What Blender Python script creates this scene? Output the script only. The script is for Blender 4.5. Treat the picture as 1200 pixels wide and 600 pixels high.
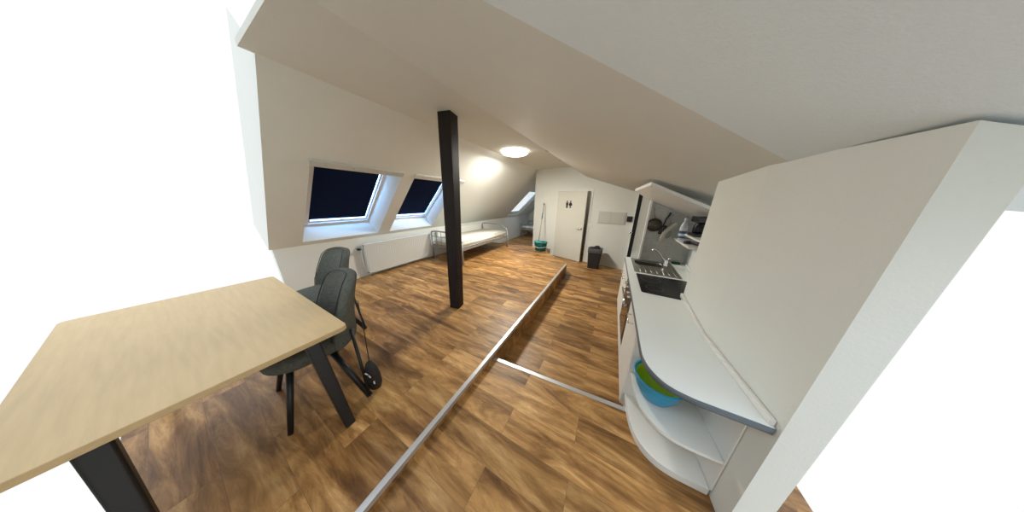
import bpy, bmesh, math, random
from math import pi, sin, cos, radians
from mathutils import Vector, Matrix
random.seed(7)
for o in list(bpy.data.objects): bpy.data.objects.remove(o, do_unlink=True)
S = bpy.context.scene; C = S.collection

# ---------------------------------------------------------------- camera (world origin is the eye; z=-1.45 is the raised wooden floor)
cam_d = bpy.data.cameras.new('camera'); cam = bpy.data.objects.new('camera', cam_d); C.objects.link(cam)
fpx = 217.0875
vy = Vector((121, 63, -fpx)).normalized(); vz = -Vector((-12, -725, -fpx)); vz = (vz - vz.dot(vy)*vy).normalized(); vx = vy.cross(vz)
cam.matrix_world = Matrix((vx, vy, vz)).to_4x4()
cam_d.sensor_width = 36; cam_d.lens = fpx/1200*36; cam_d.clip_start = 0.02; cam_d.clip_end = 100
S.camera = cam
# ---------------------------------------------------------------- sky, lights, exposure
W = bpy.data.worlds.new('sky'); S.world = W; W.use_nodes = True
bg = W.node_tree.nodes['Background']; nt = W.node_tree     # overcast sky: white at the horizon, brighter and bluer overhead
tc = nt.nodes.new('ShaderNodeTexCoord'); sx_ = nt.nodes.new('ShaderNodeSeparateXYZ'); nt.links.new(tc.outputs['Generated'], sx_.inputs[0])
cr = nt.nodes.new('ShaderNodeValToRGB'); nt.links.new(sx_.outputs['Z'], cr.inputs[0]); e = cr.color_ramp.elements
e[0].position = .0; e[0].color = (1.02,1.03,1.02,1); e[1].position = .75; e[1].color = (1.9,2.1,2.35,1)
x = e.new(.25); x.color = (1.02,1.05,1.06,1)
nt.links.new(cr.outputs[0], bg.inputs[0]); bg.inputs[1].default_value = 1.0
S.view_settings.view_transform = 'Standard'; S.view_settings.look = 'None'; S.view_settings.gamma = 1
S.view_settings.use_curve_mapping = False; S.view_settings.exposure = 0.0
LAMP_W = 86; DAYLIGHT_W = 100

# ---------------------------------------------------------------- materials
def mat(name, col, rough=0.5, metal=0.0, noise=0.0, nscale=20, bump=0.0, bscale=200, trans=0.0, emit=0, stretch=(1,1,1), spec=None):
    m = bpy.data.materials.new(name); m.use_nodes = True; nt = m.node_tree; b = nt.nodes['Principled BSDF']
    b.inputs['Base Color'].default_value = (*col, 1); b.inputs['Roughness'].default_value = rough; b.inputs['Metallic'].default_value = metal
    b.inputs['Transmission Weight'].default_value = trans
    if spec is not None: b.inputs['Specular IOR Level'].default_value = spec
    if emit: b.inputs['Emission Color'].default_value = (*col, 1); b.inputs['Emission Strength'].default_value = emit
    tc = nt.nodes.new('ShaderNodeTexCoord'); mp = nt.nodes.new('ShaderNodeMapping'); nt.links.new(tc.outputs['Object'], mp.inputs[0]); mp.inputs['Scale'].default_value = stretch
    if noise:
        n = nt.nodes.new('ShaderNodeTexNoise'); n.inputs['Scale'].default_value = nscale; n.inputs['Detail'].default_value = 5
        r = nt.nodes.new('ShaderNodeMapRange'); r.inputs[3].default_value = 1-noise; r.inputs[4].default_value = 1+noise
        mx = nt.nodes.new('ShaderNodeMix'); mx.data_type = 'RGBA'; mx.blend_type = 'MULTIPLY'; mx.inputs[0].default_value = 1
        mx.inputs[6].default_value = (*col, 1)
        nt.links.new(mp.outputs[0], n.inputs[0]); nt.links.new(n.outputs[0], r.inputs[0]); nt.links.new(r.outputs[0], mx.inputs[7]); nt.links.new(mx.outputs[2], b.inputs['Base Color'])
    if bump:
        n = nt.nodes.new('ShaderNodeTexNoise'); n.inputs['Scale'].default_value = bscale; n.inputs['Detail'].default_value = 4
        bp = nt.nodes.new('ShaderNodeBump'); bp.inputs['Strength'].default_value = bump; bp.inputs['Distance'].default_value = 0.004
        nt.links.new(mp.outputs[0], n.inputs[0]); nt.links.new(n.outputs[0], bp.inputs['Height']); nt.links.new(bp.outputs[0], b.inputs['Normal'])
    return m

def wood_floor():
    m = bpy.data.materials.new('oak plank vinyl'); m.use_nodes = True; nt = m.node_tree; N = nt.nodes; L = nt.links; b = N['Principled BSDF']
    tc = N.new('ShaderNodeTexCoord')
    br = N.new('ShaderNodeTexBrick'); br.offset = 0.37; br.inputs['Scale'].default_value = 1.0
    br.inputs['Color1'].default_value = (0,0,0,1); br.inputs['Color2'].default_value = (1,1,1,1); br.inputs['Mortar'].default_value = (.5,.5,.5,1)
    br.inputs['Mortar Size'].default_value = 0.0011; br.inputs['Mortar Smooth'].default_value = 0.2; br.inputs['Bias'].default_value = 0
    br.inputs['Brick Width'].default_value = 1.22; br.inputs['Row Height'].default_value = 0.185
    L.new(tc.outputs['Object'], br.inputs[0])
    sep = N.new('ShaderNodeSeparateColor'); L.new(br.outputs['Color'], sep.inputs[0])
    def noise(scale3, sc, det, off, dist=0.0, rough=.6):
        mp = N.new('ShaderNodeMapping'); mp.inputs['Scale'].default_value = scale3; L.new(tc.outputs['Object'], mp.inputs[0])
        n = N.new('ShaderNodeTexNoise'); n.noise_dimensions = '4D'; n.inputs['Scale'].default_value = sc; n.inputs['Detail'].default_value = det
        n.inputs['Distortion'].default_value = dist; n.inputs['Roughness'].default_value = rough
        mu = N.new('ShaderNodeMath'); mu.operation = 'MULTIPLY'; mu.inputs[1].default_value = off; L.new(sep.outputs[0], mu.inputs[0]); L.new(mu.outputs[0], n.inputs['W'])
        L.new(mp.outputs[0], n.inputs['Vector']); return n.outputs[0]
    grain = noise((.85, 4.6, 4.6), 2.1, 10, 23, 1.1, .68)
    blot = noise((.42, 2.5, 2.5), 2.0, 8, 37, 1.0, .62)
    fine = noise((5, 70, 70), 2.0, 5, 11, .5)
    r1 = N.new('ShaderNodeValToRGB'); L.new(grain, r1.inputs[0])
    e = r1.color_ramp.elements; e[0].position = .30; e[0].color = (.16,.072,.021,1); e[1].position = .68; e[1].color = (.72,.45,.19,1)
    x = e.new(.43); x.color = (.30,.15,.047,1); x = e.new(.53); x.color = (.47,.25,.085,1)
    # dark heartwood streaks
    r2 = N.new('ShaderNodeValToRGB'); L.new(blot, r2.inputs[0]); e = r2.color_ramp.elements
    e[0].position = .36; e[0].color = (.22,.15,.11,1); e[1].position = .53; e[1].color = (1.08,1.08,1.08,1)
    x = e.new(.42); x.color = (.48,.40,.34,1); x = e.new(.47); x.color = (.88,.85,.82,1)
    # knots
    mpk = N.new('ShaderNodeMapping'); mpk.inputs['Scale'].default_value = (1.5, 3.2, 3.2); L.new(tc.outputs['Object'], mpk.inputs[0])
    vo = N.new('ShaderNodeTexVoronoi'); vo.inputs['Scale'].default_value = 1.1; L.new(mpk.outputs[0], vo.inputs['Vector'])
    vr = N.new('ShaderNodeMapRange'); vr.inputs[1].default_value = .03; vr.inputs[2].default_value = .13; vr.inputs[3].default_value = .30; vr.inputs[4].default_value = 1; L.new(vo.outputs['Distance'], vr.inputs[0])
    mxk = N.new('ShaderNodeMix'); mxk.data_type = 'RGBA'; mxk.blend_type = 'MULTIPLY'; mxk.inputs[0].default_value = .8
    L.new(r2.outputs[0], mxk.inputs[6]); L.new(vr.outputs[0], mxk.inputs[7])
    mx = N.new('ShaderNodeMix'); mx.data_type = 'RGBA'; mx.blend_type = 'MULTIPLY'; mx.inputs[0].default_value = .68
    L.new(r1.outputs[0], mx.inputs[6]); L.new(mxk.outputs[2], mx.inputs[7])
    # tone of each plank
    mr = N.new('ShaderNodeMapRange'); mr.inputs[3].default_value = .70; mr.inputs[4].default_value = 1.08; L.new(sep.outputs[0], mr.inputs[0])
    mx2 = N.new('ShaderNodeMix'); mx2.data_type = 'RGBA'; mx2.blend_type = 'MULTIPLY'; mx2.inputs[0].default_value = 1
    L.new(mx.outputs[2], mx2.inputs[6]); L.new(mr.outputs[0], mx2.inputs[7])
    fr = N.new('ShaderNodeMapRange'); fr.inputs[3].default_value = .88; fr.inputs[4].default_value = 1.12; L.new(fine, fr.inputs[0])
    mx3 = N.new('ShaderNodeMix'); mx3.data_type = 'RGBA'; mx3.blend_type = 'MULTIPLY'; mx3.inputs[0].default_value = 1
    L.new(mx2.outputs[2], mx3.inputs[6]); L.new(fr.outputs[0], mx3.inputs[7])
    mx4 = N.new('ShaderNodeMix'); mx4.data_type = 'RGBA'; L.new(br.outputs['Fac'], mx4.inputs[0]); L.new(mx3.outputs[2], mx4.inputs[6]); mx4.inputs[7].default_value = (.20,.11,.05,1)
    L.new(mx4.outputs[2], b.inputs['Base Color'])
    b.inputs['Roughness'].default_value = .42; b.inputs['Specular IOR Level'].default_value = .4
    bp = N.new('ShaderNodeBump'); bp.inputs['Strength'].default_value = .15; bp.inputs['Distance'].default_value = .002; L.new(fine, bp.inputs['Height']); L.new(bp.outputs[0], b.inputs['Normal'])
    return m

def tile_mat():
    m = bpy.data.materials.new('small grey wall tiles'); m.use_nodes = True; nt = m.node_tree; N = nt.nodes; L = nt.links; b = N['Principled BSDF']
    tc = N.new('ShaderNodeTexCoord'); mp = N.new('ShaderNodeMapping'); mp.inputs['Rotation'].default_value = (pi/2, 0, 0); L.new(tc.outputs['Object'], mp.inputs[0])
    br = N.new('ShaderNodeTexBrick'); br.offset = 0; br.inputs['Scale'].default_value = 1; br.inputs['Brick Width'].default_value = .05; br.inputs['Row Height'].default_value = .05
    br.inputs['Mortar Size'].default_value = .002; br.inputs['Color1'].default_value = (.40,.41,.38,1); br.inputs['Color2'].default_value = (.46,.46,.43,1); br.inputs['Mortar'].default_value = (.50,.50,.47,1)
    L.new(mp.outputs[0], br.inputs[0]); L.new(br.outputs[0], b.inputs['Base Color']); b.inputs['Roughness'].default_value = .35
    return m

M = dict(
    wall=mat('white painted plaster', (.74,.755,.71), .75, bump=.25, bscale=120, noise=.02, nscale=6),
    ceil=mat('off white painted ceiling', (.635,.632,.575), .75, bump=.2, bscale=90, noise=.02, nscale=4),
    grey=mat('ceiling tinted with cool light', (.72,.775,.79), .8, bump=.3, bscale=160, noise=.03, nscale=60),  # cool daylight on the near ceiling panel is put into its colour
    floor=wood_floor(), tile=tile_mat(),
    alu=mat('brushed aluminium', (.62,.63,.64), .38, .75, noise=.05, nscale=30, stretch=(1,20,20)),
    chrome=mat('chrome', (.75,.76,.77), .15, 1.0),
    steelb=mat('shaded sink bowl steel', (.17,.165,.155), .28, 1.0), steel=mat('stainless steel', (.44,.42,.38), .32, 1.0, noise=.08, nscale=12),  # bowl is a darker copy of the sink steel, its shade in the colour
    beam=mat('dark stained timber', (.016,.011,.009), .6, spec=.25, noise=.7, nscale=5, bump=.9, bscale=9, stretch=(8,8,.5)),
    door=mat('cream door paint', (.66,.65,.58), .45),
    trim=mat('white gloss trim', (.78,.77,.73), .35),
    frame=mat('white window lacquer', (.78,.80,.83), .35),
    blind=mat('navy blackout cloth', (.006,.014,.05), .85, spec=.08, noise=.2, nscale=200),
    black=mat('black plastic', (.014,.014,.015), .4, noise=.15, nscale=40),
    blackm=mat('black powder coated steel', (.012,.012,.012), .38, .1, noise=.1, nscale=60),
    glass_k=mat('black ceramic glass', (.012,.012,.014), .2, spec=.3, noise=.2, nscale=8),
    oven=mat('smoked oven glass', (.022,.013,.009), .08),
    cab=mat('white cabinet laminate', (.80,.80,.76), .4),
    top=mat('pale worktop laminate', (.83,.87,.86), .35, noise=.015, nscale=60),
    edge=mat('blue grey edge band', (.11,.135,.16), .4),
    rad=mat('white radiator enamel', (.66,.665,.64), .35),
    bedm=mat('silver grey painted tube', (.34,.34,.35), .35, .5),
    matt=mat('white mattress ticking', (.80,.79,.70), .85, bump=.5, bscale=60, noise=.04, nscale=18),
    cloth=mat('charcoal grey chair fabric', (.115,.12,.102), .9, spec=.15, noise=.45, nscale=60, bump=.5, bscale=500),
    pipe=mat('black piping', (.012,.012,.012), .6),
    oak=mat('light oak table top', (.56,.40,.20), .5, noise=.16, nscale=5, stretch=(1,9,9), bump=.1, bscale=30),
    teal=mat('teal plastic', (.0,.125,.135), .4), teal_l=mat('pale teal plastic', (.05,.34,.32), .35), band=mat('pale grey plastic', (.45,.55,.52), .4),
    bin=mat('black bin plastic', (.022,.023,.026), .45, noise=.1, nscale=20), bag=mat('thin grey bin liner', (.10,.10,.105), .3, bump=.8, bscale=30),
    blue=mat('bright blue plastic', (.015,.29,.52), .35), green=mat('lime green plastic', (.30,.52,.02), .35),
    panel=mat('pale grey cover panel', (.56,.57,.52), .5), line=mat('grey seam', (.40,.40,.37), .5),
    entry=mat('black entrance door', (.008,.008,.009), .9, spec=.05),
    sieve=mat('dull dark steel mesh', (.07,.06,.045), .4, .7, noise=.5, nscale=300),
    beige=mat('beige cloth strap', (.50,.47,.40), .8, noise=.1, nscale=80),
    bottle=mat('translucent pale bottle', (.62,.68,.72), .3), label=mat('blue paper label', (.05,.13,.25), .5), lab2=mat('white paper label', (.75,.78,.80), .5),
    lampm=mat('glowing diffuser', (1,.97,.9), .4, emit=9), lampb=mat('white lamp housing', (.8,.8,.78), .4),
    sequin=mat('black sequin fabric', (.012,.012,.014), .22, noise=.6, nscale=300, bump=1.0, bscale=260), white=mat('white print', (.8,.8,.82), .5),
    sponge=mat('dark green scourer', (.02,.09,.03), .9, noise=.3, nscale=200), dark=mat('dull painted interior', (.50,.47,.42), .8),
)

def thin_glass():
    m = bpy.data.materials.new('thin window glass'); m.use_nodes = True; nt = m.node_tree; N = nt.nodes; N.remove(N['Principled BSDF'])
    t = N.new('ShaderNodeBsdfTransparent'); t.inputs[0].default_value = (.95,.97,.98,1); g = N.new('ShaderNodeBsdfGlossy'); g.inputs['Roughness'].default_value = .02
    mx = N.new('ShaderNodeMixShader'); mx.inputs[0].default_value = .05; L = nt.links
    L.new(t.outputs[0], mx.inputs[1]); L.new(g.outputs[0], mx.inputs[2]); L.new(mx.outputs[0], N['Material Output'].inputs[0])
    return m
M['glass'] = thin_glass()

# ---------------------------------------------------------------- mesh helpers
def newbm(): return bmesh.new()
def obj(name, bm, m, parent=None, smooth=False, bevel=0, sub=0):
    me = bpy.data.meshes.new(name); bmesh.ops.recalc_face_normals(bm, faces=bm.faces[:]); bm.to_mesh(me); bm.free()
    o = bpy.data.objects.new(name, me); C.objects.link(o)
    for mm in (m if isinstance(m, (list, tuple)) else [m]): me.materials.append(M[mm])
    if smooth:
        for p in me.polygons: p.use_smooth = True
    if bevel:
        b = o.modifiers.new('bevel', 'BEVEL'); b.width = bevel; b.segments = 3; b.limit_method = 'ANGLE'; b.harden_normals = False
    if sub:
        s = o.modifiers.new('sub', 'SUBSURF'); s.levels = sub; s.render_levels = sub
    if parent is not None: o.parent = parent
    return o
def tag(o, label, cat, group=None):
    o['label'] = label; o['category'] = cat
    if group: o['group'] = group
    return o
def thing(name, label, cat, loc=(0,0,0), rz=0, group=None):
    o = bpy.data.objects.new(name, None); C.objects.link(o); o.location = loc; o.rotation_euler = (0,0,rz); o.empty_display_size = .1
    return tag(o, label, cat, group)
def struct(name, bm, m, parent=None, **k):
    o = obj(name, bm, m, parent, **k)
    if parent is None: o['kind'] = 'structure'
    return o
def box(bm, x0, x1, y0, y1, z0, z1, mtx=None):
    vs = [bm.verts.new((x, y, z)) for x in (x0, x1) for y in (y0, y1) for z in (z0, z1)]
    for f in ((0,1,3,2),(4,6,7,5),(0,4,5,1),(2,3,7,6),(0,2,6,4),(1,5,7,3)): bm.faces.new([vs[i] for i in f])
    if mtx: bmesh.ops.transform(bm, matrix=mtx, verts=vs)
    return vs
def boxm(*a, mtx=None): bm = newbm(); box(bm, *a, mtx=mtx); return bm
def tube(bm, pts, r, n=10, caps=True):
    pts = [Vector(p) for p in pts]; rs = r if isinstance(r, (list, tuple)) else [r]*len(pts)
    rings = []; up = None
    for i, p in enumerate(pts):
        t = (pts[min(i+1, len(pts)-1)] - pts[max(i-1, 0)]).normalized()
        if up is None: up = t.orthogonal().normalized()
        up = (up - up.dot(t)*t); up = up.normalized() if up.length > 1e-6 else t.orthogonal().normalized()
        s = t.cross(up)
        rings.append([bm.verts.new(p + rs[i]*(cos(2*pi*k/n)*up + sin(2*pi*k/n)*s)) for k in range(n)])
    for a, b in zip(rings, rings[1:]):
        for k in range(n): bm.faces.new((a[k], a[(k+1)%n], b[(k+1)%n], b[k]))
    if caps: bm.faces.new(rings[0][::-1]); bm.faces.new(rings[-1])
def tubem(pts, r, n=10): bm = newbm(); tube(bm, pts, r, n); return bm
def lathe(bm, prof, n=32, sx=1, sy=1, c=(0,0,0), closed=False, sq=1.0):
    rings = []
    for r, z in prof:
        ring = []
        for k in range(n):
            a = 2*pi*k/n; cx, cy = cos(a), sin(a)
            if sq != 1.0: cx = math.copysign(abs(cx)**sq, cx); cy = math.copysign(abs(cy)**sq, cy)
            ring.append(bm.verts.new((c[0]+r*sx*cx, c[1]+r*sy*cy, c[2]+z)))
        rings.append(ring)
    for a, b in zip(rings, rings[1:]):
        for k in range(n): bm.faces.new((a[k], a[(k+1)%n], b[(k+1)%n], b[k]))
    if closed: bm.faces.new(rings[0][::-1]); bm.faces.new(rings[-1])
    return rings
def arc(pts, n=6):
    """Catmull-Rom through the points"""
    P = [Vector(p) for p in pts]; P = [2*P[0]-P[1]] + P + [2*P[-1]-P[-2]]; out = []
    for i in range(1, len(P)-2):
        for k in range(n):
            t = k/n; a, b, c, d = P[i-1:i+3]
            out.append(.5*((2*b) + (c-a)*t + (2*a-5*b+4*c-d)*t*t + (3*b-a-3*c+d)*t**3))
    out.append(P[-2]); return out
def prism(bm, outline, z0, z1, holes=()):
    """flat polygon with optional holes, extruded; z0/z1 numbers or functions of (x,y)"""
    f0 = z0 if callable(z0) else (lambda x, y: z0); f1 = z1 if callable(z1) else (lambda x, y: z1)
    loops = [outline] + list(holes); bot = []; edges = []
    for lp in loops:
        vs = [bm.verts.new((p[0], p[1], 0)) for p in lp]; bot.append(vs)
        for a, b in zip(vs, vs[1:]+vs[:1]): edges.append(bm.edges.new((a, b)))
    r = bmesh.ops.triangle_fill(bm, use_beauty=True, use_dissolve=False, edges=edges)
    faces = [g for g in r['geom'] if isinstance(g, bmesh.types.BMFace)]
    mp = {}
    for lp in bot:
        for v in lp: mp[v] = bm.verts.new((v.co.x, v.co.y, f1(v.co.x, v.co.y)))
    for f in faces: bm.faces.new([mp[v] for v in f.verts][::-1])
    for lp in bot:
        for a, b in zip(lp, lp[1:]+lp[:1]): bm.faces.new((a, b, mp[b], mp[a]))
        for v in lp: v.co.z = f0(v.co.x, v.co.y)
def prismm(*a, **k): bm = newbm(); prism(bm, *a, **k); return bm
def poly(bm, pts): return bm.faces.new([bm.verts.new(p) for p in pts])

ZU, ZM, ZL, ZC = -1.45, -1.53, -1.73, 0.95       # raised floor, middle landing, lowest floor, flat ceiling
# ================================================================ ROOM SHELL
# --- floors
up_out = [(-4.05,-.45), (-.862,-.45), (-.845,1.25), (-.815,4.40), (-1.43,5.03), (-1.60,5.26), (-1.60,5.62), (-4.05,5.42)]
struct('floor', prismm(up_out, ZL-.02, ZU), 'floor')
struct('floor', prismm([(-.86,-.45), (.72,-.45), (.72,1.365), (-.85,1.255)], ZL-.02, ZM), 'floor')
struct('floor', prismm([(-.85,1.2), (1.3,1.2), (1.3,7.6), (-2.3,7.9), (-2.3,9.6), (-4.5,9.6), (-4.5,5.2), (-1.7,5.3)], ZL-.05, ZL), 'floor')
# aluminium nosing along the raised floor (folded profile) and across the landing
bm = newbm(); prism(bm, [(-.889,-.45), (-.858,-.45), (-.841,1.25), (-.811,4.39), (-.842,4.40), (-.872,1.25)], ZU+.0005, ZU+.005)
prism(bm, [(-.862,-.45), (-.855,-.45), (-.838,1.25), (-.808,4.395), (-.815,4.40), (-.845,1.25)], ZU-.032, ZU+.005)
struct('trim_1', bm, 'alu', bevel=.002)
bm = newbm(); prism(bm, [(-.842,1.228), (.335,1.314), (.335,1.347), (-.842,1.262)], ZM+.0005, ZM+.004)
prism(bm, [(-.842,1.258), (.335,1.343), (.335,1.349), (-.842,1.264)], ZM-.03, ZM+.004)
struct('trim_2', bm, 'alu', bevel=.002)

# --- left side: knee wall, sloped ceiling with three roof windows
def zs(x): return .97*(x+4.05) - .70
SN = Vector((-.97, 0, 1)).normalized()
def SP(x, y, d=0): return Vector((x, y, zs(x))) + SN*d
YN = .62
struct('wall_left', boxm(-4.15, -4.05, YN, 9.6, ZL-.05, zs(-4.05)), 'wall')
bm = newbm()      # added baffle at the slope end, stops window light leaking past
vs_ = [SP(-4.05, YN-.03), SP(-2.33, YN-.03), SP(-2.33, YN-.03, .45), SP(-4.05, YN-.03, .45)]; vt_ = [p+Vector((0,.03,0)) for p in vs_]
poly(bm, vs_); poly(bm, vt_[::-1])
for k in range(4): poly(bm, [vs_[k], vs_[(k+1)%4], vt_[(k+1)%4], vt_[k]])
struct('light_baffle', bm, 'wall')
wins = [(.91, 1.94), (2.15, 3.18), (7.0, 8.15)]
XB, XT = -3.985, -2.98
ys = [YN] + [v for w in wins for v in w] + [9.6]; xs = [-4.05, XB, XT, -2.33]
bm = newbm()
for i in range(len(ys)-1):
    for j in range(3):
        if j == 1 and (ys[i], ys[i+1]) in wins: continue
        poly(bm, [SP(xs[j], ys[i]), SP(xs[j+1], ys[i]), SP(xs[j+1], ys[i+1]), SP(xs[j], ys[i+1])])
bmesh.ops.remove_doubles(bm, verts=bm.verts[:], dist=1e-4)
struct('ceiling', bm, 'wall')
def skylight(idx, y0, y1, blind=True):
    D = .22 if blind else .07
    yi0, yi1, xi0, xi1 = y0+.085, y1-.09, XB+.07, XT-.0
    bm = newbm()       # splayed plaster reveal
    o = [SP(XB,y0), SP(XT,y0), SP(XT,y1), SP(XB,y1)]; n = [SP(xi0,yi0,D), SP(xi1,yi0,D), SP(xi1,yi1,D), SP(xi0,yi1,D)]
    for k in range(4): poly(bm, [o[k], o[(k+1)%4], n[(k+1)%4], n[k]])
    bmesh.ops.remove_doubles(bm, verts=bm.verts[:], dist=1e-4)
    struct('trim_%d' % (idx+2), bm, 'wall')
    def ring(bm, a, b, c, d, w, d0, d1):     # rectangular frame lying in the slope
        for (x0, x1, yy0, yy1) in ((a, a+w, c, d), (b-w, b, c, d), (a+w, b-w, c, c+w), (a+w, b-w, d-w, d)):
            vs = [bm.verts.new(SP(x, y, q)) for x in (x0, x1) for y in (yy0, yy1) for q in (d0, d1)]
            for f in ((0,1,3,2),(4,6,7,5),(0,4,5,1),(2,3,7,6),(0,2,6,4),(1,5,7,3)): bm.faces.new([vs[i] for i in f])
    bm = newbm(); ring(bm, xi0-.01, xi1+.05, yi0-.01, yi1+.01, .045, D-.012, D+.06)
    w = struct('window_%d' % idx, bm, 'frame', bevel=.004)
    bm = newbm(); ring(bm, xi0+.034, xi1+.0, yi0+.034, yi1-.034, .028, D+.006, D+.05)
    obj('sash', bm, 'frame', w, bevel=.003)
    bm = newbm()
    vs = [bm.verts.new(SP(x, y, q)) for x in (xi0+.05, xi1) for y in (yi0+.05, yi1-.05) for q in (D+.040, D+.044)]
    for f in ((0,1,3,2),(4,6,7,5),(0,4,5,1),(2,3,7,6),(0,2,6,4),(1,5,7,3)): bm.faces.new([vs[i] for i in f])
    obj('glass_pane', bm, 'glass', w)
    if blind:
        bm = newbm()
        vs = [bm.verts.new(SP(x, y, q)) for x in (xi0+.098, xi1+.03) for y in (yi0+.03, yi1-.088) for q in (D-.006, D-.002)]
        for f in ((0,1,3,2),(4,6,7,5),(0,4,5,1),(2,3,7,6),(0,2,6,4),(1,5,7,3)): bm.faces.new([vs[i] for i in f])
        b = obj('roller_blind', bm, 'blind', w)
        bm = newbm(); ym = (yi0+yi1)/2
        box(bm, -.012, .012, -.014, .014, -.006, .006, Matrix.Translation(SP(xi0+.085, ym, D-.012)))
        obj('pull_tab', bm, 'black', b)
        bm = newbm(); y2 = y1+.10 if idx == 2 else y1+.0      # pelmet strip with screws
        vs = [bm.verts.new(SP(x, y, q)) for x in (XT+.0, XT+.055) for y in (y0-.02, y2) for q in (-.025, .0)]
        for f in ((0,1,3,2),(4,6,7,5),(0,4,5,1),(2,3,7,6),(0,2,6,4),(1,5,7,3)): bm.faces.new([vs[i] for i in f])
        p = obj('pelmet_strip', bm, 'panel', w, bevel=.003)
        for k in range(4):
            yy = y0 + .12 + k*(y1-y0-.24)/3
            obj('screw', tubem([SP(XT+.028, yy, -.024), SP(XT+.028, yy, -.030)], .007, 8), 'line', p)
    al = bpy.data.lights.new('daylight', 'AREA'); al.shape = 'RECTANGLE'; al.size = 1.25; al.size_y = .86; al.energy = DAYLIGHT_W if blind else DAYLIGHT_W*.05; al.color = (.24,.52,1)
    ao = bpy.data.objects.new('daylight', al); C.objects.link(ao); ao.location = SP((XB+XT)/2, (y0+y1)/2, .34); ao.rotation_euler = SN.to_track_quat('Z', 'Y').to_euler()
    return w
skylight(1, *wins[0]); skylight(2, *wins[1]); skylight(3, *wins[2], blind=False)

# --- flat ceiling and the lower right-hand slope that hangs under it
struct('ceiling', prismm([(-2.36,YN-.1), (-1.0,YN-.1), (-.3,2.5), (-.3,6.1), (-2.2,6.3), (-2.2,9.6), (-2.36,9.6)], ZC, ZC+.04), 'ceil')
A_, B_, D_ = Vector((-1.46,.65,.93)), Vector((-.74,5.72,.635)), Vector((.40,5.51,.243))
pn = (B_-A_).cross(D_-A_)
def zr(x, y): return A_.z - (pn.x*(x-A_.x) + pn.y*(y-A_.y))/pn.z
def onplane(p, q, t): return (p[0]+(q[0]-p[0])*t, p[1]+(q[1]-p[1])*t)
def pix(u, v):            # line of the crease between the two ceiling slopes, measured once
    d = vx*0; c = Vector((u-600, 300-v, -fpx)); d = Vector((vx.dot(c), vy.dot(c), vz.dot(c)))
    k = (A_.z + (pn.x*A_.x + pn.y*A_.y)/pn.z)/(d.z + (pn.x*d.x + pn.y*d.y)/pn.z); return (d.x*k, d.y*k)
ca, cb = pix(565, 0), pix(825, 137)
c0 = onplane(ca, cb, -.75); c1 = onplane(ca, cb, 2.2)
fo = (A_.x, A_.y); ff = (B_.x, B_.y)
f_near = onplane(fo, ff, -.05)
struct('ceiling', prismm([f_near, ff, (D_.x, D_.y), (.47,5.5), (1.6,5.3), (1.6,2.2), c1, cb, ca, c0], zr, lambda x, y: zr(x, y)+.03), 'ceil')
# bright rounded edge of the slope panel
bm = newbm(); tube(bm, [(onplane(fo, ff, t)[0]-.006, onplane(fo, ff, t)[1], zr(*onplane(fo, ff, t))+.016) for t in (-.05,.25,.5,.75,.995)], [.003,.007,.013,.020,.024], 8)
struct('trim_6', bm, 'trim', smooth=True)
# near ceiling panel past the crease, dropping towards the viewer to catch more light
dn = Vector((cb[1]-ca[1], -(cb[0]-ca[0]), 0)).normalized(); dn = -dn if dn.y > 0 else dn
bm = newbm(); w_ = .75
poly(bm, [(c0[0], c0[1], zr(*c0)), (c1[0], c1[1], zr(*c1)), (c1[0]+dn.x*w_, c1[1]+dn.y*w_, zr(*c1)-.10), (c0[0]+dn.x*w_, c0[1]+dn.y*w_, zr(*c0)-.10)])
struct('ceiling', bm, 'grey')

# --- far wall with the washroom door
EX = Vector((1, -.21, 0)).normalized(); EY = Vector((.21, 1, 0)).normalized()
def WF(x, d, z): return Vector((x, 5.595-.21*x, z)) + EY*d      # d>0 behind the wall face
bm = newbm()
def wall_cell(x0, x1, z0, z1, z1b=None):
    z1b = z1 if z1b is None else z1b
    f = [WF(x0,0,z0), WF(x1,0,z0), WF(x1,0,z1b), WF(x0,0,z1)]; b = [p + EY*.12 for p in f]
    poly(bm, f); poly(bm, b[::-1])
    for k in range(4): poly(bm, [f[k], f[(k+1)%4], b[(k+1)%4], b[k]])
DX0, DX1, DZ = -1.56, -.61, .29
wall_cell(-2.33, DX0, ZL-.05, ZC+.02); wall_cell(DX0, DX1, DZ, ZC+.02); wall_cell(DX1, -.3, ZL-.05, ZC); wall_cell(-.3, .46, ZL-.05, .75)
bmesh.ops.remove_doubles(bm, verts=bm.verts[:], dist=1e-4)
struct('wall_back', bm, 'wall')
struct('wall_alcove', boxm(-2.42, -2.33, 6.15, 9.6, ZL-.05, ZC), 'wall')
struct('wall_end', boxm(-4.2, -2.3, 9.6, 9.7, ZL-.05, ZC), 'wall')
bm = newbm()    # dim washroom behind the door
for f in ([(-1.9,.12),(-1.9,1.6)], [(-1.9,1.6),(-.3,1.6)], [(-.3,1.6),(-.3,.12)]):
    poly(bm, [WF(f[0][0], f[0][1], ZL), WF(f[1][0], f[1][1], ZL), WF(f[1][0], f[1][1], .6), WF(f[0][0], f[0][1], .6)])
poly(bm, [WF(-1.9,.12,.6), WF(-.3,.12,.6), WF(-.3,1.6,.6), WF(-1.9,1.6,.6)])
struct('wall_washroom', bm, 'dark')
wl = bpy.data.lights.new('washroom_fill', 'POINT'); wl.energy = 3; wl.shadow_soft_size = .12; wl.color = (1,.93,.8)  # unseen fill light, added to keep the gap beside the door from going black
wo = bpy.data.objects.new('washroom_fill', wl); C.objects.link(wo); wo.location = WF(-1.1, .9, .4)
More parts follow.
